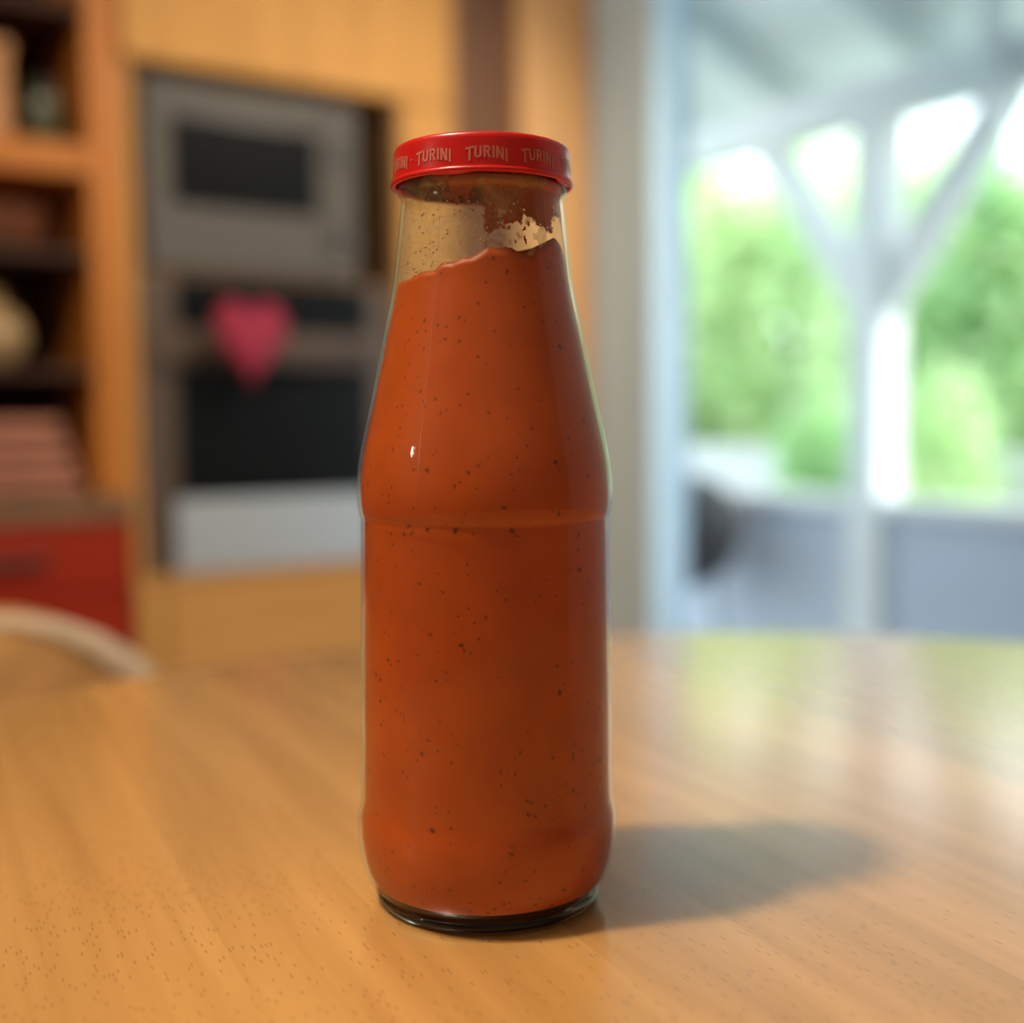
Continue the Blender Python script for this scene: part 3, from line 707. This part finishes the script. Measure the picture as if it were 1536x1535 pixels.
def smear(d_, z):
    fz_ = fill_z(R(d_))
    if z < fz_ - 0.4: return -1
    n1 = nz_(d_, z, 0.16, 1.7); n2 = nz_(d_, z, 0.42, 7.7); n3 = nz_(d_, z, 1.1, 3.1)
    v = -0.50
    up = (z - 222) / 8                                          # brown tide under the lid, heavier to the right
    v += 0.75 * max(0, min(1.2, up + 0.5 + 0.010 * d_)) * (1 if d_ > -28 else max(0, 1 + (d_ + 28) / 16))
    v += 0.70 * math.exp(-((d_ - 29) / 17) ** 2 - ((z - 218) / 5.5) ** 2)   # smear on the right front
    v += 0.55 * math.exp(-((d_ - 52) / 8) ** 2 - ((z - 217) / 9) ** 2)
    v += 0.52 * math.exp(-((d_ - 9) / 9) ** 2 - ((z - 213.5) / 6) ** 2) + 0.45 * math.exp(-((d_ + 14) / 13) ** 2 - ((z - 221.5) / 3.5) ** 2)
    v += 0.6 * math.exp(-((d_ - 5) / 3) ** 2 - ((z - 213 - 0.3 * d_) / 5) ** 2)
    if abs(d_) > 78: v -= 0.6 * min(1, (abs(d_) - 78) / 15) * (1 if z < 227 else 0.3)
    return v + 0.38 * n1 + 0.50 * n2 + 0.42 * n3
M['smear'] = M['sauce']
o = obj('smear', wall_patch(smear, 198, 236, 150, 520, 0.10, 0.22), 'sauce', sa, True)
o['label'] = 'smears of sauce clinging inside the bottle neck'
def film(d_, z):
    if z < fill_z(R(d_)) - 0.3: return -1
    return 0.5 + 0.6 * nz_(d_, z, 0.25, 5.0) - (1.3 * math.exp(-((d_ - 24) / 17) ** 2 - ((z - 209) / 6.5) ** 2)) - (1.2 if 50 < d_ < 88 else 0) - (1.2 if abs(d_) > 92 else 0)
o = obj('film', wall_patch(film, 196, 236, 80, 300, 0.05), 'film', sa, True)
o['label'] = 'milky residue film inside the bottle neck'

# droplets of condensed liquid on the inside of the neck
bm = bmesh.new(); rd = random.Random(3)
for i in range(90):
    d_ = rd.uniform(-62, 30); z = rd.uniform(fill_z(R(d_)) + 1.0, 222); q = rd.uniform(0.15, 0.48)
    rr = interp(inner, z) - 0.12
    bmesh.ops.create_icosphere(bm, subdivisions=1, radius=q * mm, matrix=Matrix.Translation((rr * mm * math.sin(R(d_)), -rr * mm * math.cos(R(d_)), z * mm)))
o = obj('droplets', bm, 'droplet', sa, True); o['kind'] = 'stuff'; o['label'] = 'tiny pale droplets inside the bottle neck'

# lid
lid_prof = [(0.05, 238.9), (23.6, 238.9), (24.6, 239.3), (25.4, 240.1), (26.3, 240.35), (27.1, 239.9), (27.55, 239.0), (27.7, 237.5), (28.0, 230.6), (28.15, 230.1), (28.6, 229.75), (28.8, 229.15), (28.6, 228.55), (28.0, 228.3), (27.5, 228.6), (27.35, 229.4), (27.4, 231), (27.2, 237.5), (26.5, 238.5), (0.05, 238.5)]
lp = [lid_prof[0]] + catmull(lid_prof[1:-1], 4) + [lid_prof[-1]]
bm = lathe([(r * mm, z * mm) for r, z in lp], 160); bmesh.ops.recalc_face_normals(bm, faces=bm.faces)
lid = obj('lid', bm, 'lid', bt, True); lid['label'] = 'red metal screw lid printed TURINI'
for i in range(4):                                               # inward lugs of the curled rim
    a = R(72 + 90 * i); c_ = Vector((math.sin(a), -math.cos(a), 0))
    pts = []
    for q in range(9):
        aa = a + R(-16 + 4 * q); rr = 27.3 - 1.0 * math.sin(math.pi * q / 8)
        pts.append((rr * mm * math.sin(aa), -rr * mm * math.cos(aa), 229.0 * mm))
    obj('lug', tube(pts, [0.0004 + 0.0007 * math.sin(math.pi * q / 8) for q in range(9)], 8), 'lid', lid, True)

def strokes():
    """TURINI in condensed capitals as quads (unit height), returns quads and total width"""
    Q = []; s = 0.185; x = 0.0
    def rect(x0, y0, x1, y1): Q.append([(x0, y0), (x1, y0), (x1, y1), (x0, y1)])
    def arc(cx, cy, rx, ry, a0, a1, n=8):
        for i in range(n):
            t0, t1 = R(a0 + (a1 - a0) * i / n), R(a0 + (a1 - a0) * (i + 1) / n)
            Q.append([(cx + rx * math.cos(t0), cy + ry * math.sin(t0)), (cx + rx * math.cos(t1), cy + ry * math.sin(t1)),
                      (cx + (rx - s) * math.cos(t1), cy + (ry - s) * math.sin(t1)), (cx + (rx - s) * math.cos(t0), cy + (ry - s) * math.sin(t0))])
    # T (slightly taller than the rest)
    rect(x, 0.86, x + 0.70, 1.05); rect(x + 0.2575, -0.12, x + 0.4425, 0.87); x += 0.74
    rect(x, 0.30, x + s, 1.0); rect(x + 0.61 - s, 0.30, x + 0.61, 1.0); arc(x + 0.305, 0.305, 0.305, 0.305, 180, 360); x += 0.73
    rect(x, 0, x + s, 1.0); rect(x + s, 1 - s, x + 0.32, 1.0); rect(x + s, 0.42, x + 0.32, 0.42 + s); arc(x + 0.31, 0.71, 0.27, 0.29, -90, 90)
    Q.append([(x + 0.24, 0.44), (x + 0.43, 0.44), (x + 0.62, 0), (x + 0.42, 0)]); x += 0.73
    rect(x, 0, x + s, 1.0); x += s + 0.12
    rect(x, 0, x + s, 1.0); rect(x + 0.64 - s, 0, x + 0.64, 1.0); Q.append([(x, 1.0), (x + 0.20, 1.0), (x + 0.64, 0), (x + 0.44, 0)]); x += 0.76
    rect(x, -0.10, x + s, 1.0); x += s
    return Q, x
Qs, QW = strokes()
CAP = 3.45; WSC = 12.5 / QW
def lid_word(center_deg, z0):
    bm = bmesh.new()
    for q in Qs:
        vs = []
        for (x, y) in q:
            wx = (x - QW / 2) * WSC; t_ = (x - QW / 2) / (QW / 2)
            z = z0 + y * CAP + 0.75 * (1 - t_ * t_) - (0.12 * t_ * t_) * (1 - y)
            th = R(center_deg) + wx / 27.9; r = interp([(28.0, 230.6), (27.7, 237.5)], z) + 0.09
            r += 0.07
            vs.append(bm.verts.new((r * mm * math.sin(th), -r * mm * math.cos(th), z * mm)))
        bm.faces.new(vs)
    bmesh.ops.recalc_face_normals(bm, faces=bm.faces)
    return obj('printed_word', bm, 'print', lid)
for i in range(10): lid_word(4.0 + 34.6 * (i - 2), 231.7)
bm = bmesh.new(); vs = []
for th, z in ((-49.5, 233.6), (-46.8, 233.6), (-46.8, 233.95), (-49.5, 233.95)):
    vs.append(bm.verts.new((28.06 * mm * math.sin(R(th)), -28.06 * mm * math.cos(R(th)), z * mm)))
bm.faces.new(vs); obj('printed_dash', bm, 'print', lid)
